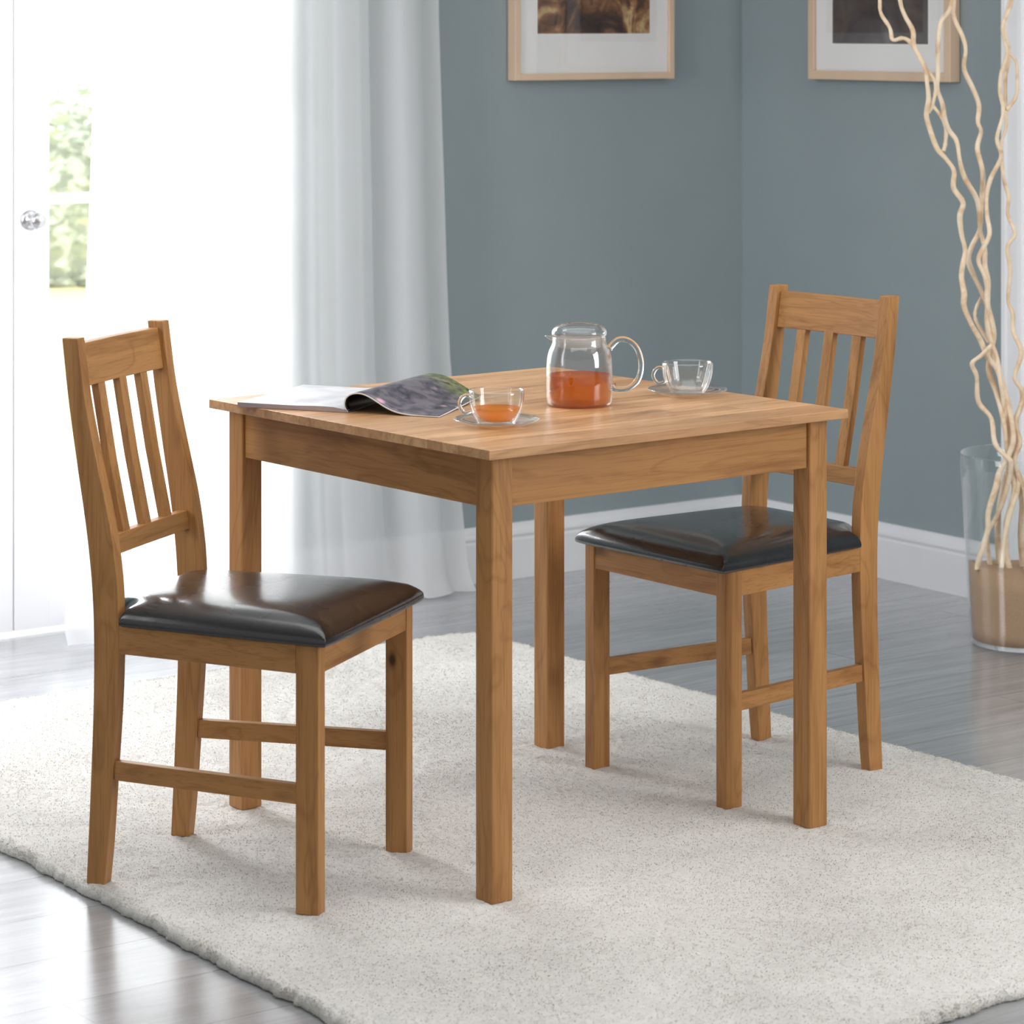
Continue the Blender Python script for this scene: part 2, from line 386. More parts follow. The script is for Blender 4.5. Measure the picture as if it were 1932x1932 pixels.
# ---- glazed double doors, set back in the opening
def leaf(name, x0, x1, knob):
    r = thing(name, 'x', 'x'); del r['label']; del r['category']; r['kind'] = 'structure'; r.matrix_world = ROOM
    ya, yb = .10, .142                # front face .10 m behind the wall face
    S = .092; z0, z1 = .010, DH-.005
    gb, gt = .180, 2.02
    pr = [box_vf(x0, x0+S, ya, yb, z0, z1), box_vf(x1-S, x1, ya, yb, z0, z1),
          box_vf(x0+S, x1-S, ya, yb, z0, gb), box_vf(x0+S, x1-S, ya, yb, gt, z1)]
    mesh_obj('door_frame', *join(pr), M['white_paint'], r, bevel=.0008)
    bars = []
    for zc in (.603, 1.038, 1.47, 1.905)[:4]:
        bars.append(box_vf(x0+S, x1-S, ya+.004, yb-.004, zc-.012, zc+.012))
    xm = (x0+x1)/2
    bars.append(box_vf(xm-.012, xm+.012, ya+.006, yb-.006, gb, gt))
    mesh_obj('glazing_bars', *join(bars), M['white_paint'], r)
    mesh_obj('pane', *box_vf(x0+S, x1-S, .119, .123, gb, gt), M['pane'], r)
    if knob:
        h = bpy.data.objects.new('knob', None)
        kx = on_left(65, -.075); kx = -abs(kx); kz = zz(413, 7.1)
        prof = [(.0001, 0), (.024, 0), (.024, .004), (.018, .007), (.009, .010), (.0085, .022), (.012, .028), (.019, .036), (.0205, .043), (.019, .050), (.013, .055), (.0001, .057)]
        V, F = lathe_vf(prof, 32, False)
        V = [(kx+x, ya-z, kz+y) for x, y, z in V]
        mesh_obj('door_knob', V, F, M['metal'], r, smooth=True)
        prof = [(.0001, 0), (.011, 0), (.011, .003), (.0001, .003)]
        V, F = lathe_vf(prof, 24, False); V = [(kx+.004+x, ya-z, kz-.085+y) for x, y, z in V]
        #mesh_obj('keyhole_cover', V, F, M['metal'], r)
    return r
leaf('door_1', s_leaf+.002, s_leaf+LW, True)
leaf('door_3', s_leaf-LW, s_leaf-.002, False)
# frame lining of the opening and threshold
lin_p = [box_vf(ox1-.004, ox1, .0, .165, 0, DH), box_vf(ox0, ox0+.004, .0, .165, 0, DH), box_vf(ox0, ox1, 0, .165, DH-.005, DH)]
room_obj('trim_2', *join(lin_p), M['white_paint'])

# ------------------------------------------------------------------ outside: paving, lawn, hedge bushes
def out_mat(name, c1, c2, sc):
    t = NT(name); c = t.coords((1, 1, 1)); n = t.n('ShaderNodeTexNoise', i_Scale=sc, i_Detail=5.0); t.l(c, n.inputs[0])
    t.bsdf(t.ramp(n.outputs[0], [(.35, lin(c1)), (.65, lin(c2))]), .9); return t.m
o = room_obj('ground', *box_vf(-30, 12, .17, 30, -.2, -.09), out_mat('lawn_grass', (222, 220, 158), (232, 230, 178), 1.2), kind='structure')
o.name = 'lawn'
o = room_obj('patio', *box_vf(-12, 6, .175, 2.75, -.1, -.04), out_mat('pale_paving', (226, 224, 218), (240, 238, 232), 3.0))
leaf_m = out_mat('hedge_leaves', (214, 222, 206), (228, 234, 220), 1.2)
def bush(x, y, r, h, label, seed):
    rg = random.Random(seed); V, F = [], []
    for i in range(1500):
        a = rg.uniform(0, 2*PI); b = math.acos(rg.uniform(-.15, 1)); rr = rg.uniform(.72, 1.03)
        p = Vector((r*rr*math.sin(b)*math.cos(a), r*rr*math.sin(b)*math.sin(a), max(.02, h*rr*max(0, math.cos(b)))))
        q = Matrix.Rotation(rg.uniform(0, 6.28), 3, 'Z') @ Matrix.Rotation(rg.uniform(-1.2, 1.2), 3, 'X')
        s = rg.uniform(.05, .09); n = len(V)
        for u in ((-s, 0, 0), (0, -s*.5, .01), (s, 0, 0), (0, s*.5, .01)): V.append(p+q@Vector(u))
        F.append((n, n+1, n+2, n+3))
    core, cf = lathe_vf([(r*.8*math.sin(t*PI/2), h*.8*math.cos(t*PI/2)) for t in (1, .85, .6, .35, .12)], 24)
    n = len(V); V += core; F += [tuple(i+n for i in q) for q in cf]
    o = mesh_obj('garden_bush', V, F, leaf_m); W = ROOM @ Vector((x, y, -.09)); o.location = W
    tag(o, label, 'bush')
P = []
def garden_at(px, Y): w = Vector(((px-966)/FPX*Y, Y, 0)); q = ROOM.inverted() @ w; return q.x, q.y
for px, Y, r, h, lb in ((130, 18.0, .75, 1.15, 'grey green bush seen through the door pane left of the curtain'),):
    x, y = garden_at(px, Y); bush(x, y, r, h, lb, int(px))

# ------------------------------------------------------------------ curtain
def curtain():
    NS, NZ = 420, 90; ZT = 2.45
    zs = [ZT*(j/NZ)**1.0 for j in range(NZ+1)]
    zkey = [0, .09, .22, .42, .60, .80, 1.02, 1.25, 1.47, 2.45]
    lkey = [118, 122, 130, 141, 150, 158, 165, 171, 176, 186]
    rkey = [886, 878, 869, 858, 846, 840, 835, 829, 824, 815]
    V, F = [], []
    ph = [random.uniform(0, 6.28) for _ in range(8)]
    for j, z in enumerate(zs):
        off = .085
        lx = -abs(on_left(np.interp(z, zkey, lkey), off)); rx = -abs(on_left(np.interp(z, zkey, rkey), off))
        spread = 1-.45*(z/ZT)
        for i in range(NS+1):
            u = i/NS
            x = lx+(rx-lx)*u
            w = u+.012*math.sin(7*u+ph[0])*(1-z/ZT)
            d = .022*math.sin(2*PI*(4.4*w)+ph[1])+.014*math.sin(2*PI*(7.3*w)+ph[2]+.25*z)+.004*math.sin(2*PI*(13*w)+ph[3]+.8*math.sin(z*1.3))
            # sharp fold crests
            d += .014*abs(math.sin(PI*(6.2*w)+ph[4]))**.5
            fade = .35+.65*min(1, (u)/.12) if u < .12 else (.45+.55*min(1, (1-u)/.2))
            d *= fade*(.9+.1*spread)
            x += .006*math.sin(2*PI*15*w+ph[5])
            if z < .05:                      # hem resting on the floor
                k = 1-z/.05; d += .02*k*k+.008*k*math.sin(40*w)
            V.append((x, -(off+d), .004+z*(1-.0)+(.004*math.sin(55*u+ph[6]) if z < .02 else 0)+.004))
    n = NS+1
    for j in range(NZ):
        for i in range(NS): F.append((j*n+i, j*n+i+1, (j+1)*n+i+1, (j+1)*n+i))
    o = mesh_obj('curtain', V, F, M['curtain'], smooth=True); o.matrix_world = ROOM
    tag(o, 'sheer white floor-length curtain hanging over the glass doors', 'curtain')
curtain()

# ------------------------------------------------------------------ rug
def rug():
    q = {'F': Vector((.072, 3.825)), 'R': Vector((1.462, 5.014)), 'B': Vector((-.095, 7.03)), 'L': Vector((-1.475, 6.009))}
    nu, nv = 400, 560
    u = np.linspace(0, 1, nu+1); v = np.linspace(0, 1, nv+1); U, W = np.meshgrid(u, v, indexing='ij')
    # superellipse-rounded corners: pull the corners in slightly
    a = 2*U-1; b = 2*W-1
    kk = .5*0.028*(np.abs(a)**14)*(np.abs(b)**14)
    U2 = U-np.sign(a)*kk; W2 = W-np.sign(b)*kk
    F_, R_, B_, L_ = (np.array(q[k]) for k in 'FRBL')
    P = ((1-U2)*(1-W2))[..., None]*F_+(U2*(1-W2))[..., None]*R_+((1-U2)*W2)[..., None]*L_+(U2*W2)[..., None]*B_
    def smooth_noise(shape, cell, amp):
        g = rng.standard_normal((shape[0]//cell+3, shape[1]//cell+3))
        x = np.linspace(0, g.shape[0]-1.001, shape[0]); y = np.linspace(0, g.shape[1]-1.001, shape[1])
        xi, yi = x.astype(int), y.astype(int); fx, fy = (x-xi)[:, None], (y-yi)[None, :]
        fx = fx*fx*(3-2*fx); fy = fy*fy*(3-2*fy)
        g00 = g[np.ix_(xi, yi)]; g10 = g[np.ix_(xi+1, yi)]; g01 = g[np.ix_(xi, yi+1)]; g11 = g[np.ix_(xi+1, yi+1)]
        return amp*((g00*(1-fx)+g10*fx)*(1-fy)+(g01*(1-fx)+g11*fx)*fy)
    sh = U.shape
    z = .0185+smooth_noise(sh, 60, .0007)+smooth_noise(sh, 18, .0006)+smooth_noise(sh, 5, .0008)+smooth_noise(sh, 2, .0009)
    w = 1.83; l = 2.6
    ed = np.minimum(np.minimum(U*w, (1-U)*w), np.minimum(W*l, (1-W)*l))
    fall = np.clip(ed/.016, 0, 1); z = .0035+(z-.0035)*np.sqrt(np.clip(1-(1-fall)**2, 0, 1))
    # ragged outline
    edgew = np.clip(1-ed/.03, 0, 1)
    cx, cy = P[..., 0].mean(), P[..., 1].mean()
    dirx = (P[..., 0]-cx); diry = (P[..., 1]-cy); nn = np.hypot(dirx, diry)
    wob = smooth_noise(sh, 4, .0022)+smooth_noise(sh, 14, .003)+smooth_noise(sh, 50, .003)
    P[..., 0] += dirx/nn*wob*edgew; P[..., 1] += diry/nn*wob*edgew
    P[..., 0] += smooth_noise(sh, 2, .0010); P[..., 1] += smooth_noise(sh, 2, .0010)
    co = np.concatenate([P, z[..., None]], -1).reshape(-1, 3)
    idx = np.arange((nu+1)*(nv+1)).reshape(nu+1, nv+1)
    f = np.stack([idx[:-1, :-1], idx[1:, :-1], idx[1:, 1:], idx[:-1, 1:]], -1).reshape(-1, 4)
    # backing skirt + bottom
    bd = np.concatenate([idx[:, 0], idx[-1, 1:], idx[-2::-1, -1], idx[0, -2:0:-1]])
    bot = co[bd].copy(); bot[:, 2] = .0005; c2 = co.mean(0)[:2]
    bot[:, :2] += (c2-bot[:, :2])*.004
    n0 = len(co); co = np.concatenate([co, bot]); m = len(bd)
    ff = [tuple(x) for x in f]+[(int(bd[i]), n0+i, n0+(i+1) % m, int(bd[(i+1) % m])) for i in range(m)]
    me = bpy.data.meshes.new('rug'); me.from_pydata(co.tolist(), [], [tuple(map(int, x)) for x in ff]); me.update()
    me.polygons.foreach_set('use_smooth', [True]*len(me.polygons)); me.materials.append(M['rug'])
    o = bpy.data.objects.new('rug', me); COL.objects.link(o)
    # wool pile: short leaning tufts over the whole rug, denser look at the border
    nt = 330000
    ui = rng.random(nt); vi = rng.random(nt)
    k_ = 34000; sel = rng.integers(0, 4, k_); e_ = rng.random(k_)**1.5*.012
    ui[:k_] = np.where(sel == 0, e_, np.where(sel == 1, 1-e_, ui[:k_])); vi[:k_] = np.where(sel == 2, e_*.7, np.where(sel == 3, 1-e_*.7, vi[:k_]))
    gi = np.clip((ui*nu).astype(int), 0, nu-1); gj = np.clip((vi*nv).astype(int), 0, nv-1)
    base = co[:n0].reshape(nu+1, nv+1, 3)
    fu = (ui*nu-gi)[:, None]; fv = (vi*nv-gj)[:, None]
    B3 = base[gi, gj]*(1-fu)*(1-fv)+base[gi+1, gj]*fu*(1-fv)+base[gi, gj+1]*(1-fu)*fv+base[gi+1, gj+1]*fu*fv
    B3[:, 2] -= .002
    fld = smooth_noise(sh, 26, 1.3)+smooth_noise(sh, 8, .7)
    ang = fld[gi, gj]*1.3+rng.normal(0, .8, nt)
    tilt = np.clip(np.abs(rng.normal(1.05, .22, nt)), .3, 1.45)
    L_ = rng.uniform(.0036, .0066, nt)
    dx = np.cos(ang)*np.sin(tilt); dy = np.sin(ang)*np.sin(tilt); dz = np.cos(tilt)
    # border tufts lean outwards
    outw = np.stack([B3[:, 0]-cx, B3[:, 1]-cy], 1); outw /= np.linalg.norm(outw, axis=1)[:, None]
    edm = (np.minimum(np.minimum(ui*w, (1-ui)*w), np.minimum(vi*l, (1-vi)*l)) < .014)
    dx = np.where(edm, dx*.5+outw[:, 0]*.5, dx); dy = np.where(edm, dy*.5+outw[:, 1]*.5, dy)
    sx = -np.sin(ang); sy = np.cos(ang); hw = rng.uniform(.0005, .0011, nt)
    S = np.stack([sx*hw, sy*hw, 0*hw], 1); Dv = np.stack([dx*L_, dy*L_, np.maximum(dz*L_, -.001)], 1)
    mid = B3+Dv*.5+np.array([0, 0, .0011]); tip = B3+Dv
    tip[:, 2] = np.maximum(tip[:, 2], .0015)
    TV = np.stack([B3-S, B3+S, mid+S*.9, mid-S*.9, tip], 1).reshape(-1, 3)
    TF = []
    b5 = (np.arange(nt)*5)[:, None]
    quads = (b5+np.array([0, 1, 2, 3])).astype(np.int32); tris = (b5+np.array([3, 2, 4])).astype(np.int32)
    m2 = bpy.data.meshes.new('pile'); m2.vertices.add(len(TV)); m2.vertices.foreach_set('co', TV.astype(np.float32).ravel())
    m2.loops.add(nt*7); li = np.concatenate([quads.ravel(), tris.ravel()]); m2.loops.foreach_set('vertex_index', li)
    m2.polygons.add(nt*2); ls_ = np.concatenate([np.arange(nt)*4, nt*4+np.arange(nt)*3]).astype(np.int32); m2.polygons.foreach_set('loop_start', ls_)
    m2.update(calc_edges=True); m2.validate(); m2.materials.append(M['pile'])
    po_ = bpy.data.objects.new('pile', m2); COL.objects.link(po_); po_.parent = o; po_['kind'] = 'stuff'
    tag(o, 'cream wool pile rug lying under the table and chairs', 'rug')
rug()

# ------------------------------------------------------------------ dining table
FZ = RZ-.004     # feet sink a little into the pile
def table():
    rot = .6736; W, Dp = .8217, .8384; ins, s = .0261, .0449
    t = thing('dining_table', 'square oak dining table with four straight legs standing on the rug', 'table', (-.0371, 4.7924, 0), rot)
    top = .75+RZ; th = .0165
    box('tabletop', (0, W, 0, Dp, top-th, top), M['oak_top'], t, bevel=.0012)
    for a in (ins, W-ins-s):
        for b in (ins, Dp-ins-s):
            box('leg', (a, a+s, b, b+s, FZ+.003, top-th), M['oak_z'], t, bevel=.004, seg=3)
    z0, z1 = .647+RZ, top-th; i = ins+.007
    box('apron', (ins+s, W-ins-s, i, i+.02, z0, z1), M['oak_x'], t)
    box('apron', (ins+s, W-ins-s, Dp-i-.02, Dp-i, z0, z1), M['oak_x'], t)
    box('apron', (i, i+.02, ins+s, Dp-ins-s, z0, z1), M['oak_y'], t)
    box('apron', (W-i-.02, W-i, ins+s, Dp-ins-s, z0, z1), M['oak_y'], t)
    return t
table()

# ------------------------------------------------------------------ chairs
knotted = []
def make_chair(label):
    t = thing('dining_chair', label, 'chair', group='oak dining chairs with black seats')
    w, w2, b, xf, lf = .405, .338, .027, .441, .041
    h, k = w/2, w2/2
    zb = -.001+RZ      # bottom of the legs in the pile
    Z = lambda z: z+RZ
    for s in (-1, 1):
        y0, y1 = sorted((s*h, s*(h-b)))
        box('leg', (xf-lf, xf, y0, y1, zb, Z(.436)), M['oak_z'], t, bevel=.002)
        if s > 0: knotted.append(t.children[-1])
    zk = [-.001, .06, .13, .19, .26, .33, .40, .45, .515, .60, .70, .81, .87, .914]
    bk = [0, .003, .0065, .009, .012, .0138, .0142, .0134, .0094, -.001, -.0177, -.0348, -.0415, -.0466]
    fk = [.034, .041, .046, .050, .0553, .0595, .0615, .0615, .0585, .0465, .022, -.003, -.0105, -.0165]
    zf = np.linspace(-.001, .914, 40)
    def sm(vals):
        v = np.interp(zf, zk, vals)
        for _ in range(2): v[1:-1] = (v[:-2]+2*v[1:-1]+v[2:])/4
        return v
    xb, xr = sm(bk), sm(fk)
    for s in (-1, 1):
        y0, y1 = sorted((s*k, s*(k-.0255)))
        st = [[(xb[i], y0, Z(z)), (xr[i], y0, Z(z)), (xr[i], y1, Z(z)), (xb[i], y1, Z(z))] for i, z in enumerate(zf)]
        mesh_obj('back_leg', *sweep_vf(st), M['oak_z'], t, bevel=.002)
    # aprons
    z0, z1 = Z(.389), Z(.436)
    box('front_apron', (xf-.022, xf-.002, -(h-b), h-b, z0, z1), M['oak_y'], t)
    box('rear_apron', (.030, .048, -(k-.0255), k-.0255, z0, z1), M['oak_y'], t)
    def rail(name, s, za, zc, th, inset, mat):
        xa, xc = .058 if za > .3 else .050, xf-lf
        # outer face line from back leg to front leg
        y_a, y_c = k-inset, h-inset
        P = []
        for z in (za, zc):
            P += [(xa, s*y_a, z), (xc, s*y_c, z), (xc, s*(y_c-th), z), (xa, s*(y_a-th), z)]
        F = [(0, 1, 2, 3), (4, 7, 6, 5), (0, 4, 5, 1), (1, 5, 6, 2), (2, 6, 7, 3), (3, 7, 4, 0)]
        mesh_obj(name, P, F, mat, t, bevel=.0012)
    for s in (-1, 1):
        rail('side_apron', s, z0, z1, .018, .0015, M['oak_x'])
        rail('stretcher', s, Z(.176), Z(.208), .016, .0045, M['oak_x'])
    # back
    yb = k-.0255
    def slab(name, xs, z_a, z_b, th, ya, yc, mat, curve=0):
        # xs: front face x at z_a and z_b
        n = 12; st = []
        for i in range(n+1):
            y = ya+(yc-ya)*i/n; c = -curve*(1-((y-(ya+yc)/2)/((yc-ya)/2))**2)
            st.append([(xs[0]+c, y, z_a), (xs[1]+c, y, z_b), (xs[1]-th+c, y, z_b), (xs[0]-th+c, y, z_a)])
        mesh_obj(name, *sweep_vf(st), mat, t, bevel=.0015)
    slab('top_rail', (-.014, -.0245), Z(.830), Z(.902), .019, -yb, yb, M['oak_y'], .006)
    slab('lower_rail', (.0375, .0330), Z(.547), Z(.580), .017, -yb, yb, M['oak_y'], .002)
    for yc in (-.078, 0, .078):
        y0, y1 = yc-.0125, yc+.0125
        a = (.0295, Z(.578)); m = (.0035, Z(.70)); c = (-.0200, Z(.834)); dth = .0145
        st = [[(x, y0, z), (x, y1, z), (x-dth, y1, z), (x-dth, y0, z)] for x, z in (a, m, c)]
        mesh_obj('slat', *sweep_vf(st), M['oak_z'], t, bevel=.001)
    # cushion: upholstered pad with a crowned top and rolled edge, notched at the back posts
    n = 44; V, F = [], []
    def plan(p, q):
        sgn = 1 if q > 0 else -1
        aq = abs(q)
        xr_ = .066-.042*(1-min(1, max(0, (aq-.70)/.10)))
        xf_ = .461-.004*(p > .9)*aq**8
        x = xr_+(xf_-xr_)*(p+1)/2
        f_ = (x-.05)/.41
        hw = (.1745+(.2125-.1745)*max(0, min(1, f_)))
        return x, q*hw
    rows = []
    for i in range(n+1):
        p = math.sin(PI/2*(2*i/n-1)); row = []
        for j in range(n+1):
            q = math.sin(PI/2*(2*j/n-1)); x, y = plan(p, q)
            gp = max(0, 1-abs(p)**(3.0 if p > 0 else 7.0))**.62; gq = max(0, 1-abs(q)**4.2)**.6
            sm_ = (gp**-7+gq**-7)**(-1/7) if min(gp, gq) > 1e-4 else 0
            z = .4475+.0415*sm_
            # slight upholstery puckers towards the corners
            z += .0006*math.sin(22*(p+q))*max(0, (abs(p)*abs(q))-.35)
            row.append(len(V)); V.append((x, y, Z(z)))
        rows.append(row)
    for i in range(n):
        for j in range(n): F.append((rows[i][j], rows[i+1][j], rows[i+1][j+1], rows[i][j+1]))
    bd = [rows[i][0] for i in range(n+1)]+[rows[n][j] for j in range(1, n+1)]+[rows[i][n] for i in range(n-1, -1, -1)]+[rows[0][j] for j in range(n-1, 0, -1)]
    cx, cy = .26, 0; prev = bd
    for sc, z in ((1.0035, .443), (1.001, .4385), (.982, .4362), (.93, .4355)):
        nb = []
        for b_ in bd:
            x, y, _ = V[b_]; nb.append(len(V)); V.append((cx+(x-cx)*sc, cy+(y-cy)*sc, Z(z)))
        for a_ in range(len(bd)):
            c_ = (a_+1) % len(bd); F.append((prev[a_], prev[c_], nb[c_], nb[a_]))
        prev = nb
    F.append(tuple(prev))
    mesh_obj('seat_cushion', V, F, M['leather'], t, smooth=True)
    return t
ch = make_chair('oak slat-back chair on the left with its back to the curtain, black leather seat')
ch.location = (-.6568, 5.1118, 0); ch.rotation_euler = (0, 0, -.3527)
c2 = copy_tree(ch)
km = knotted[0].data.copy(); knotted[0].data = km; km.materials[0] = oak('z', name='oak_grain_with_knot', knot=(0.4131, .1755, 0.3361+RZ))
c2['label'] = 'oak slat-back chair on the right behind the table, black leather seat, back to the corner'
c2.location = (.6133, 5.8418, 0); c2.rotation_euler = (0, 0, 3.8089)

# ------------------------------------------------------------------ framed pictures
def art(name, stops, sc, dist, split=None):
    t = NT(name); c = t.coords((1, 1, 1))
    n1 = t.n('ShaderNodeTexNoise', i_Scale=sc, i_Detail=7.0, i_Roughness=.6, i_Distortion=dist); t.l(c, n1.inputs[0])
    col = t.ramp(n1.outputs[0], stops)
    n2 = t.n('ShaderNodeTexNoise', i_Scale=sc*2.3, i_Detail=4.0, i_Distortion=dist*1.5); t.l(c, n2.inputs[0])
    col = mix(t, .5, col, t.ramp(n2.outputs[0], [(.35, (.25, .25, .3, 1)), (.6, (1, 1, 1, 1))]), 'MULTIPLY')
    if split:
        g = t.n('ShaderNodeTexGradient'); mp = t.coords((1, 1, 1), rot=(0, PI/2, 0)); se = t.n('ShaderNodeSeparateXYZ')
        tcn = t.n('ShaderNodeTexCoord'); t.l(tcn.outputs['Object'], se.inputs[0])
        col = mix(t, t.ramp(se.outputs[2], [(split-.003, (0, 0, 0, 1)), (split+.003, (1, 1, 1, 1))]), col, mix(t, .75, col, (.05, .045, .05, 1)))
    t.bsdf(col, .35); return t.m
art1 = art('brown_painting', [(.3, lin((30, 26, 30))), (.42, lin((78, 52, 40))), (.52, lin((150, 104, 70))), (.6, lin((206, 178, 128))), (.7, lin((120, 84, 90)))], 9, 1.2)
art2 = art('dark_landscape', [(.3, lin((46, 42, 42))), (.5, lin((84, 78, 78))), (.62, lin((104, 98, 98))), (.75, lin((130, 126, 126)))], 5, .6)
def picture(wall, px0, px1, py_b, Yb, fw, mat_px, img_px, img_y, Hh, label, am):
    """local frame: x along wall (left to right in view), y towards the room, z up"""
    dep = .036; fn = on_left if wall == 'left' else on_right
    s0, s1 = sorted((abs(fn(px0, dep)), abs(fn(px1, dep))), reverse=(wall == 'left'))
    if wall == 'left': pos = lambda s: C-D*s+N*.001; ax = TH
    else: pos = lambda s: C+N*s-D*.001; ax = TH-PI/2
    Wd = abs(s1-s0); zb = zz(py_b, Yb)
    t = thing('framed_picture', label, 'picture', tuple(pos(s0))[:2]+(zb,), ax, None)
    # in local coords the room side is -y for both walls
    r0, r1 = 0, Wd
    pr = [box_vf(r0, r0+fw, -dep, -.001, 0, Hh), box_vf(r1-fw, r1, -dep, -.001, 0, Hh)]
    pr2 = [box_vf(r0+fw, r1-fw, -dep, -.001, 0, fw), box_vf(r0+fw, r1-fw, -dep, -.001, Hh-fw, Hh)]
    mesh_obj('frame', *join(pr+pr2), M['frame_wood'], t, bevel=.0015)
    box('mat_board', (fw, Wd-fw, -.027, -.024, fw, Hh-fw), M['mat_board'], t, bevel=0)
    a, b = (abs(abs(fn(p, .03))-s0) for p in img_px); zi = zz(img_y, Yb)-zb
    a, b = sorted((a, b))
    box('print', (a, b, -.0275, -.0265, zi, Hh-(zi)), am, t, bevel=0)
    bw = .0022
    bev = [box_vf(a-bw, b+bw, -.0277, -.027, zi-bw, zi), box_vf(a-bw, a, -.0277, -.027, zi, Hh-zi), box_vf(b, b+bw, -.0277, -.027, zi, Hh-zi), box_vf(a-bw, b+bw, -.0277, -.027, Hh-zi, Hh-zi+bw)]
    mesh_obj('mat_bevel', *join(bev), plain('bevel_white', (246, 244, 240), .8), t)
    box('glazing', (fw, Wd-fw, -.031, -.0295, fw, Hh-fw), M['pane'], t, bevel=0)
    return t
sL = abs(on_left(972, .036)); YL = (C-D*sL).y
picture('left', 972, 1272.5, 150.0, YL+.15, .018, None, (1014.5, 1226.6), 63.5, .62, 'pale wood framed brown painting on the wall left of the corner', art1)
sR = abs(on_right(1524.6, .036)); YR = (C+N*sR).y
picture('right', 1524.6, 1793, 149.5, YR-.05, .024, None, (1569.8, 1750.4), 82, .62, 'pale wood framed dark landscape print behind the twisted branches', art2)

# ------------------------------------------------------------------ on the table
TT = .75+RZ
def glass_lathe(name, prof, mat, parent, n=72):
    return mesh_obj(name, *lathe_vf(prof, n, False), mat, parent, smooth=True)
def teapot(x, y):
    t = thing('teapot', 'clear glass teapot half full of amber tea on the tabletop', 'teapot', (x, y, TT))
    out = [(.0001, 0), (.050, 0), (.0565, .0018), (.0592, .006), (.0602, .018), (.0606, .045), (.0604, .070), (.0592, .086), (.0562, .099), (.0520, .108), (.0492, .115), (.0490, .1245)]
    inn = [(r-.0022, z+.0004) for r, z in out[::-1][:-4]]+[(.0560, .0062), (.052, .0040), (.0001, .0036)]
    glass_lathe('body', out+[(.0480, .1255)]+inn, M['cup_glass'], t)
    tea = [(.0001, .0042), (.051, .0045), (.0550, .0066), (.0575, .018), (.0578, .045), (.0577, .0555), (.0572, .0560), (.0001, .0560)]
    tag(glass_lathe('tea', tea, M['tea_dark'], t), 'amber tea')
    sp = [(-.046, 0, .1205), (-.054, 0, .1235), (-.062, 0, .1255)]
    st = []
    for (px, py, pz), ry, rz in zip(sp, (.012, .007, .0015), (.006, .004, .001)):
        st.append([(px, ry*math.cos(a), pz+rz*math.sin(a)) for a in [2*PI*i/14 for i in range(14)]])
    mesh_obj('spout', *sweep_vf(st), M['cup_glass'], t, smooth=True)
    lid = [(.0001, .1245), (.036, .1245), (.044, .1262), (.0500, .1275), (.0508, .1315), (.0498, .1362), (.0465, .1412), (.040, .1458), (.032, .1482), (.024, .1488), (.020, .1475), (.016, .1472), (.0001, .1476)]
    l = glass_lathe('lid', lid, M['cup_glass'], t)
    plug = [(.0385, .1250), (.0395, .1245), (.0395, .112), (.0385, .106), (.0362, .1055), (.0358, .110), (.0365, .1240)]
    fm = NT('frosted_glass'); a = fm.n('ShaderNodeBsdfTransparent'); b = fm.n('ShaderNodeBsdfDiffuse'); b.inputs[0].default_value = (.8, .78, .76, 1); m = fm.n('ShaderNodeMixShader'); m.inputs[0].default_value = .3
    fm.l(a.outputs[0], m.inputs[1]); fm.l(b.outputs[0], m.inputs[2]); fm.l(m.outputs[0], fm.out.inputs[0])
    p = glass_lathe('lid_collar', plug, fm.m, l)
    H = [(.0545, 0, .103), (.060, 0, .110), (.072, 0, .1195), (.088, 0, .1185), (.103, 0, .106), (.1110, 0, .086), (.1120, 0, .066), (.106, 0, .046), (.092, 0, .033), (.077, 0, .0295), (.064, 0, .031), (.0595, 0, .036)]
    mesh_obj('handle', *tube_vf(spline(H, 6), lambda u: .0054+.0018*abs(2*u-1)**6, 14), M['clear'], t, smooth=True)
    # bubbles ring at the tea surface
    return t
kY = f_ = None
teapot((1093-966)/FPX*5.36, 5.36)
def cup_set(x, y, tea, cl, sl):
    sa = thing('saucer', sl, 'saucer', (x, y, TT), 0, 'glass saucers')
    so = [(.0001, 0), (.034, 0), (.042, .0015), (.060, .0065), (.0735, .0125), (.0745, .0138), (.0735, .0148), (.060, .0098), (.043, .0048), (.034, .0034), (.0001, .0034)]
    glass_lathe('dish', so, M['cup_glass'], sa)
    c = thing('teacup', cl, 'cup', (x, y, TT+.0036), 0, 'glass teacups')
    out = [(.0001, 0), (.0285, 0), (.0315, .0012), (.0335, .005), (.0385, .0135), (.0432, .0235), (.0462, .0345), (.0476, .0465), (.0478, .0570), (.0470, .0605)]
    inn = [(.0455, .0600), (.0450, .0565), (.0440, .0455), (.0425, .0345), (.0395, .0245), (.0340, .0145), (.0275, .0075), (.0001, .0065)]
    if not tea: inn = [(.0455, .0600), (.0442, .0560), (.0420, .0480), (.0385, .0360), (.0350, .0240), (.0315, .0130), (.0270, .0085), (.0001, .0078)]
    glass_lathe('bowl', out+inn, M['cup_glass'], c)
    H = [(-.0445, 0, .0470), (-.052, 0, .0505), (-.0600, 0, .0460), (-.0640, 0, .036), (-.0605, 0, .026), (-.053, 0, .0205), (-.0445, 0, .0235)]
    mesh_obj('handle', *tube_vf(spline(H, 6), .0034, 12), M['clear'], c, smooth=True)
    if tea:
        tp = [(.0001, .0068), (.0270, .0078), (.0335, .0148), (.0388, .0247), (.0408, .0296), (.0400, .0300), (.0001, .0300)]
        tag(glass_lathe('tea', tp, M['tea_light'], c), 'pale amber tea')
cup_set(-.0266, 5.075, True, 'glass teacup half full of amber tea near the magazine', 'clear glass saucer under the cup of tea beside the magazine')
cup_set(.3268, 5.490, False, 'empty clear glass teacup right of the teapot', 'clear glass saucer under the empty teacup')

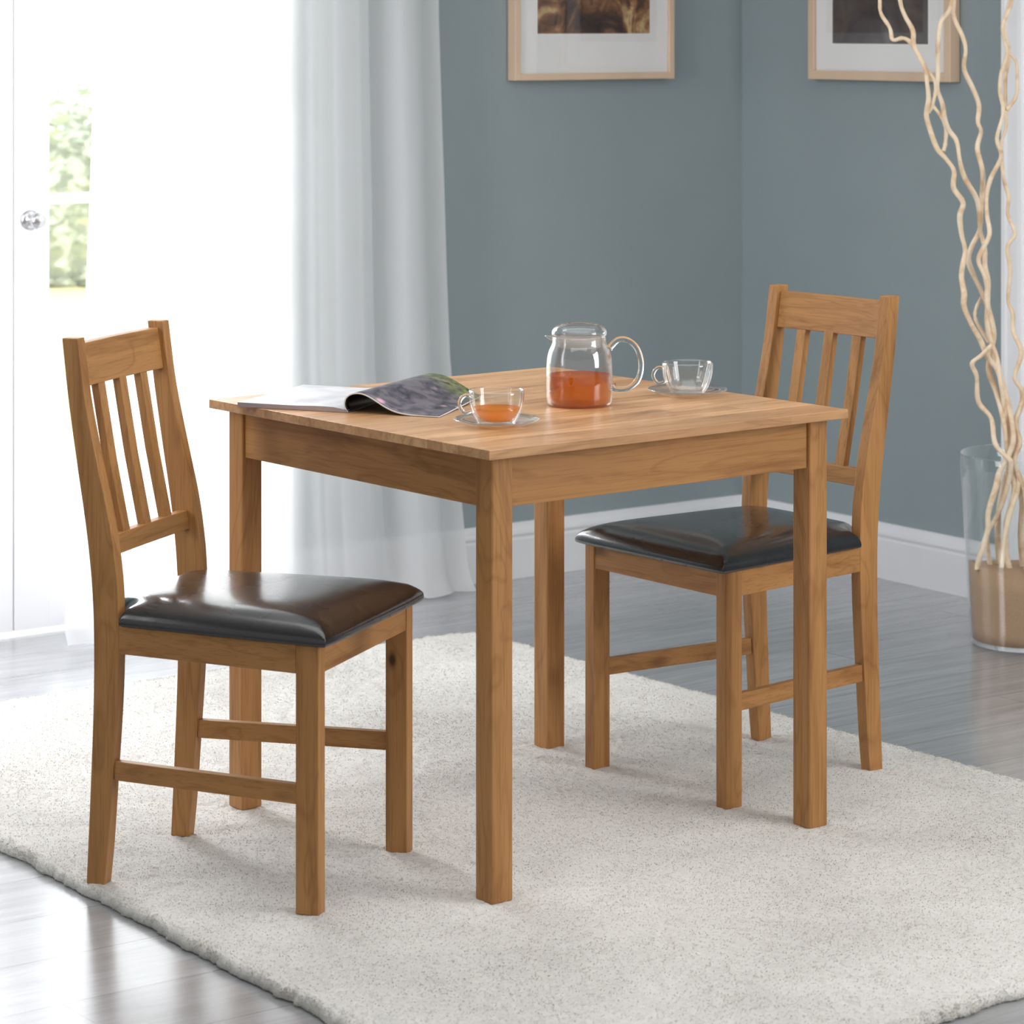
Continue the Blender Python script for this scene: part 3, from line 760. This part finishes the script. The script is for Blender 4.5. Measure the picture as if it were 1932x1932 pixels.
# ---- magazine
def magazine():
    t = thing('magazine', 'open glossy magazine with a curled-over page of flowers, on the table corner', 'magazine', (-.2937, 5.255, TT))
    e = Vector((.930, -.366, 0)); g = Vector((.366, .930, 0))
    # left half: a flat stack of pages, sagging slightly beyond the table edge
    n = 24; V, F = [], []
    def zl(u): return .0078+.0010*u+.0015*math.sin(PI*min(1, u*2.2))+(-.003*(1-u/.12) if u < .12 else 0)
    for i in range(n+1):
        u = i/n; p = -.218*u
        for w, zt in ((0, zl(u)), (.275, zl(u)+.0005)):
            q = e*p+g*w; V += [(q.x, q.y, zt), (q.x, q.y, .0006)]
    for i in range(n):
        a = i*4; b = a+4
        F += [(a, a+2, b+2, b), (a+1, b+1, b+3, a+3), (a, b, b+1, a+1), (a+2, a+3, b+3, b+2)]
    F += [(0, 1, 3, 2), (n*4, n*4+2, n*4+3, n*4+1)]
    pm = NT('page_edges'); se = pm.n('ShaderNodeTexCoord'); sp = pm.n('ShaderNodeSeparateXYZ'); pm.l(se.outputs['Object'], sp.inputs[0])
    mu = pm.n('ShaderNodeMath', operation='MULTIPLY', i_1=2500.0); pm.l(sp.outputs[2], mu.inputs[0]); pp = pm.n('ShaderNodeMath', operation='PINGPONG', i_1=1.0); pm.l(mu.outputs[0], pp.inputs[0])
    nz = pm.n('ShaderNodeTexNoise', i_Scale=14.0, i_Detail=3.0); pm.l(se.outputs['Object'], nz.inputs[0])
    pg = pm.ramp(nz.outputs[0], [(.4, lin((206, 206, 210))), (.6, lin((232, 232, 235)))])
    pm.bsdf(pg, .3)
    em = NT('magazine_page_edge'); em.bsdf(lin((168, 156, 158)), .6)
    o = mesh_obj('left_pages', V, F, [pm.m, em.m], t, bevel=.0)
    for p in o.data.polygons:
        p.material_index = 0 if p.normal.z > .8 else 1
    # curled half
    near = [(.001, .0015), (-.004, .008), (-.0055, .016), (-.003, .025), (.004, .0315), (.015, .0352), (.028, .0350), (.042, .0305), (.058, .0222), (.076, .0125), (.096, .0055), (.120, .0022), (.150, .0010), (.178, .0010)]
    far = [(.001, .0015), (.000, .008), (.001, .017), (.006, .026), (.016, .033), (.030, .0385), (.045, .0420), (.060, .0425), (.076, .0400), (.092, .0345), (.108, .0265), (.124, .018), (.138, .0100), (.150, .0050)]
    N1 = spline([(a, 0, b) for a, b in near], 5); F1 = spline([(a, 0, b) for a, b in far], 5)
    m = 16
    def surf(off):
        G = []
        for i in range(len(N1)):
            tn = (N1[min(i+1, len(N1)-1)]-N1[max(i-1, 0)]).normalized(); nv = Vector((-tn.z, 0, tn.x))
            row = []
            for j in range(m+1):
                w = j/m; p = N1[i].lerp(F1[i], w)+nv*off
                q = e*p.x+g*(.262*w+.012*math.sin(PI*w)*0)
                row.append((q.x, q.y, max(p.z, .0007 if off < 0 else .0012)))
            G.append(row)
        return G
    top, bot = surf(.0014), surf(-.0012)
    V = [p for r in top for p in r]; nb = len(V); V += [p for r in bot for p in r]; k = m+1; L = len(top); F = []; mi = []
    for i in range(L-1):
        for j in range(m):
            a = i*k+j; F.append((a, a+1, a+k+1, a+k)); mi.append(0)
            F.append((nb+a, nb+a+k, nb+a+k+1, nb+a+1)); mi.append(1)
    for i in range(L-1):
        for j in (0, m):
            a = i*k+j; F.append((a, a+k, nb+a+k, nb+a)); mi.append(2)
    for j in range(m):
        for i in (0, L-1):
            a = i*k+j; F.append((a, nb+a, nb+a+1, a+1)); mi.append(2)
    pic = NT('flower_photo_page'); c = pic.coords((1, 1, 1))
    n1 = pic.n('ShaderNodeTexNoise', i_Scale=26.0, i_Detail=5.0, i_Distortion=1.6); pic.l(c, n1.inputs[0])
    col = pic.ramp(n1.outputs[0], [(.3, lin((54, 56, 60))), (.48, lin((92, 88, 98))), (.62, lin((120, 112, 122))), (.75, lin((96, 116, 90)))])
    n2 = pic.n('ShaderNodeTexVoronoi', i_Scale=17.0); pic.l(c, n2.inputs[0])
    col = mix(pic, pic.ramp(n2.outputs['Distance'], [(.10, (1, 1, 1, 1)), (.20, (0, 0, 0, 1))]), col, lin((214, 168, 186)))
    sx = pic.n('ShaderNodeSeparateXYZ'); pic.l(c, sx.inputs[0])
    gr = pic.n('ShaderNodeMath', operation='ADD'); pic.l(sx.outputs[0], gr.inputs[0]); pic.l(sx.outputs[1], gr.inputs[1])
    n3 = pic.n('ShaderNodeTexNoise', i_Scale=60.0, i_Detail=3.0); pic.l(c, n3.inputs[0])
    gcol = pic.ramp(n3.outputs[0], [(.35, lin((62, 84, 44))), (.6, lin((150, 162, 98)))])
    col = mix(pic, pic.ramp(gr.outputs[0], [(.30, (0, 0, 0, 1)), (.38, (.85, .85, .85, 1))]), col, gcol)
    pic.bsdf(col, .28, Specular_IOR_Level=.5)
    bl = plain('black_cover', (16, 16, 18), .35)
    o = mesh_obj('curled_pages', V, F, [pic.m, bl, plain('white_paper', (236, 236, 238), .6)], t)
    # mesh_obj keeps face order
    o.data.polygons.foreach_set('material_index', mi); o.data.polygons.foreach_set('use_smooth', [True]*len(mi))
    # white inner sheet showing as a thin line along the curl
    o['label'] = 'curled pages with a photo of pink flowers'
magazine()

# ------------------------------------------------------------------ vase, sand and branches
VX, VY = 1.2055, 6.958
def vase():
    Hh = .4486; g0 = .010
    t = thing('glass_vase', 'tall clear glass floor vase half filled with sand by the right wall', 'vase', (VX, VY, 0))
    r0, r1 = .1225, .149
    def R(z): return r0+(r1-r0)*z/Hh
    out = [(.0001, .0005), (r0-.006, .0005), (r0-.001, .003), (R(.008), .008)]+[(R(z), z) for z in np.linspace(.03, Hh-.002, 14)]+[(r1-.0015, Hh)]
    inn = [(R(z)-.004, z) for z in np.linspace(Hh-.002, g0+.008, 14)]+[(r0-.010, g0), (.0001, g0)]
    glass_lathe('vessel', out+inn, M['vase_glass'], t, 96)
    # sand
    n = 96; V, F = [], []
    ring = []
    for i, z in enumerate(np.linspace(g0+.0015, .14, 6)):
        rr = R(z)-.0055; V += [(rr*math.cos(2*PI*k/n), rr*math.sin(2*PI*k/n), z) for k in range(n)]
    def top(x, y):
        a = math.atan2(y, x); r = math.hypot(x, y)/.13
        h = .176+.010*math.cos(a-2.9)*r-.008*r*math.cos(2*a+2.4)
        h -= .014*r*math.exp(-((a+PI/2+.22)/.30)**2)
        return h+.0012*math.sin(60*x)*math.sin(50*y)
    rad = [1, .97, .9, .78, .62, .45, .28, .12]
    for q in rad:
        rr = (R(.17)-.0055)*q
        V += [(rr*math.cos(2*PI*k/n), rr*math.sin(2*PI*k/n), top(rr*math.cos(2*PI*k/n), rr*math.sin(2*PI*k/n))) for k in range(n)]
    L = len(V)//n
    for i in range(L-1):
        for k in range(n):
            l = (k+1) % n; F.append((i*n+k, i*n+l, (i+1)*n+l, (i+1)*n+k))
    F.append(tuple(range(n))[::-1]); F.append(tuple((L-1)*n+k for k in range(n)))
    sm = NT('fine_sand'); c = sm.coords((1, 1, 1)); nz = sm.n('ShaderNodeTexNoise', i_Scale=900.0, i_Detail=2.0); sm.l(c, nz.inputs[0])
    nb = sm.n('ShaderNodeTexNoise', i_Scale=12.0, i_Detail=3.0); sm.l(c, nb.inputs[0])
    col = sm.ramp(nz.outputs[0], [(.3, lin((168, 134, 104))), (.6, lin((192, 158, 126)))])
    b = sm.bsdf(mix(sm, .3, col, sm.ramp(nb.outputs[0], [(.3, (.8, .78, .76, 1)), (.7, (1, 1, 1, 1))]), 'MULTIPLY'), .95); sm.bump(nz.outputs[0], b, .4, .001)
    s = mesh_obj('sand', V, F, sm.m, None, smooth=True, loc=(VX, VY, 0))
    tag(s, 'light brown sand filling the lower half of the glass vase', 'sand', kind='stuff')
vase()
bm_ = NT('peeled_willow'); c_ = bm_.coords((1, 1, 1)); n_ = bm_.n('ShaderNodeTexNoise', i_Scale=22.0, i_Detail=4.0, i_Distortion=1.0); bm_.l(c_, n_.inputs[0])
b_ = bm_.bsdf(bm_.ramp(n_.outputs[0], [(.3, lin((214, 180, 142))), (.5, lin((238, 214, 184))), (.7, lin((246, 228, 204)))]), .6)
n2_ = bm_.n('ShaderNodeTexNoise', i_Scale=160.0, i_Detail=3.0); bm_.l(c_, n2_.inputs[0]); bm_.bump(n2_.outputs[0], b_, .4, .002)
M['willow'] = bm_.m
def branch(label, paths, r0, r1, dy, seed, sandpt):
    """paths: lists of image points top to bottom; each gets its own real depth inside/above the vase"""
    rg = random.Random(seed); parts = []
    for pi, path in enumerate(paths):
        P = []
        for (px, py) in path:
            zt = zz(py, VY); up = max(0, (zt-.42)/1.1)
            Y = VY+dy*(.25+up) + (.010*math.sin(py/37+seed)) + (.0 if pi == 0 else .004)
            if py > 880: Y = VY+dy*.25*(1-(py-880)/200)+(sandpt)*((py-880)/190)
            P.append(((px-966)/FPX*Y, Y, zz(py, Y)))
        Q = spline(P, 5)
        k = 1 if pi == 0 else .72
        n = len(Q)
        def R(u, k=k, s=seed+pi): return k*(r0+(r1-r0)*u)*(1+.09*math.sin(u*43+s)+.06*math.sin(u*91+2*s))
        parts.append(tube_vf(Q, R, 10))
    o = mesh_obj('willow_branch', *join(parts), M['willow'], smooth=True)
    tag(o, label, 'branch', 'twisted branches in the glass vase')
EXT = lambda x, y, k: [(x+k*6, y-150), (x-k*5, y-110), (x+k*4, y-60)]
branch('twisted pale branch furthest left, crossing the dark landscape print', [
    [(1690, -170), (1680, -120), (1694, -60), (1698, 0), (1707, 29), (1722, 57), (1724, 84), (1736, 109), (1746, 130), (1749, 155), (1752, 186), (1748, 217), (1755, 245), (1768, 280), (1786, 301), (1800, 323), (1799, 354), (1817, 382), (1811, 407), (1814, 441), (1821, 472), (1817, 497), (1814, 522), (1819, 553), (1819, 578), (1833, 612), (1849, 640), (1864, 674), (1883, 699), (1898, 748), (1908, 790), (1912, 830), (1900, 866), (1886, 890), (1880, 916), (1865, 966), (1863, 1003), (1846, 1059), (1844, 1075)],
    [(1664, -90), (1658, -40), (1660, 0), (1662, 25), (1679, 53), (1684, 75), (1702, 72), (1716, 78), (1730, 98)],
    [(1744, 126), (1762, 150), (1765, 172), (1758, 199), (1752, 212)]], .0052, .0072, -.030, 1, -.055)
branch('twisted branch that runs straight up over the print edge then forks', [
    [(1800, -160), (1790, -100), (1796, -40), (1793, 15), (1776, 40), (1770, 81), (1770, 137), (1769, 168), (1778, 196), (1782, 222), (1790, 245), (1805, 267), (1811, 304), (1820, 335), (1842, 373), (1848, 401), (1850, 436), (1858, 470), (1858, 500), (1864, 530), (1863, 570), (1872, 610), (1874, 640), (1868, 668), (1866, 700), (1878, 736), (1890, 779), (1899, 826), (1902, 872), (1914, 913), (1911, 941), (1899, 985), (1899, 1040), (1905, 1078)],
    [(1769, 168), (1760, 196), (1774, 217), (1784, 240), (1784, 268), (1780, 285)]], .0050, .0070, .012, 2, -.02)
branch('twisted branch just right of the print, hanging in a long curve', [
    [(1812, -170), (1806, -110), (1798, -50), (1799, 0), (1799, 31), (1815, 66), (1822, 93), (1819, 130), (1836, 168), (1847, 199), (1845, 230), (1851, 248), (1844, 280), (1854, 323), (1853, 366), (1851, 404), (1848, 435), (1833, 466), (1827, 491), (1838, 522), (1853, 553), (1868, 593), (1875, 630), (1871, 665), (1886, 711), (1899, 758), (1906, 792), (1915, 835), (1908, 868), (1896, 905), (1886, 950), (1882, 1000), (1886, 1068)],
    [(1852, 560), (1842, 580), (1840, 600), (1852, 624), (1866, 646)]], .0050, .0070, .035, 3, .02)
branch('thin twisted branch splitting away from the bundle towards upper right', [
    [(1915, -160), (1902, -100), (1912, -50), (1907, 9), (1892, 47), (1895, 75), (1900, 102), (1889, 140), (1887, 174), (1893, 211), (1881, 261), (1889, 295), (1870, 335), (1862, 366), (1862, 404), (1867, 441), (1856, 466), (1846, 492), (1858, 522), (1864, 556), (1862, 600), (1868, 640), (1880, 672), (1888, 720), (1896, 770), (1903, 820), (1906, 868), (1918, 900), (1928, 950), (1926, 1010), (1930, 1078)],
    [(1897, 98), (1916, 114), (1919, 150), (1917, 182), (1899, 208)]], .0042, .0068, -.008, 4, .03)
branch('lone wavy branch in front of the white door surround', [
    [(1922, -160), (1905, -100), (1915, -40), (1900, 20), (1897, 60), (1905, 100), (1897, 150), (1898, 205), (1898, 242), (1889, 270), (1890, 304), (1895, 342), (1903, 373), (1901, 404), (1915, 441), (1901, 466), (1906, 509), (1902, 565), (1911, 593), (1911, 624), (1927, 665), (1914, 711), (1927, 735), (1928, 764), (1917, 795), (1920, 840), (1912, 872), (1922, 915), (1908, 960), (1896, 1010), (1890, 1072)]], .0036, .0062, .028, 5, -.07)
branch('short hooked branch bulging left above the vase rim', [
    [(1872, 650), (1852, 670), (1834, 686), (1843, 711), (1846, 758), (1870, 789), (1877, 835), (1896, 860), (1908, 875), (1900, 920), (1880, 975), (1862, 1010), (1868, 1068)]], .0052, .0062, -.045, 6, .0)
branch('twisted branch at the right frame edge above the vase', [
    [(1946, 520), (1938, 600), (1944, 680), (1934, 740), (1922, 775), (1916, 800), (1924, 835), (1914, 872), (1932, 925), (1940, 990), (1936, 1076)]], .0050, .0066, .0, 7, -.03)
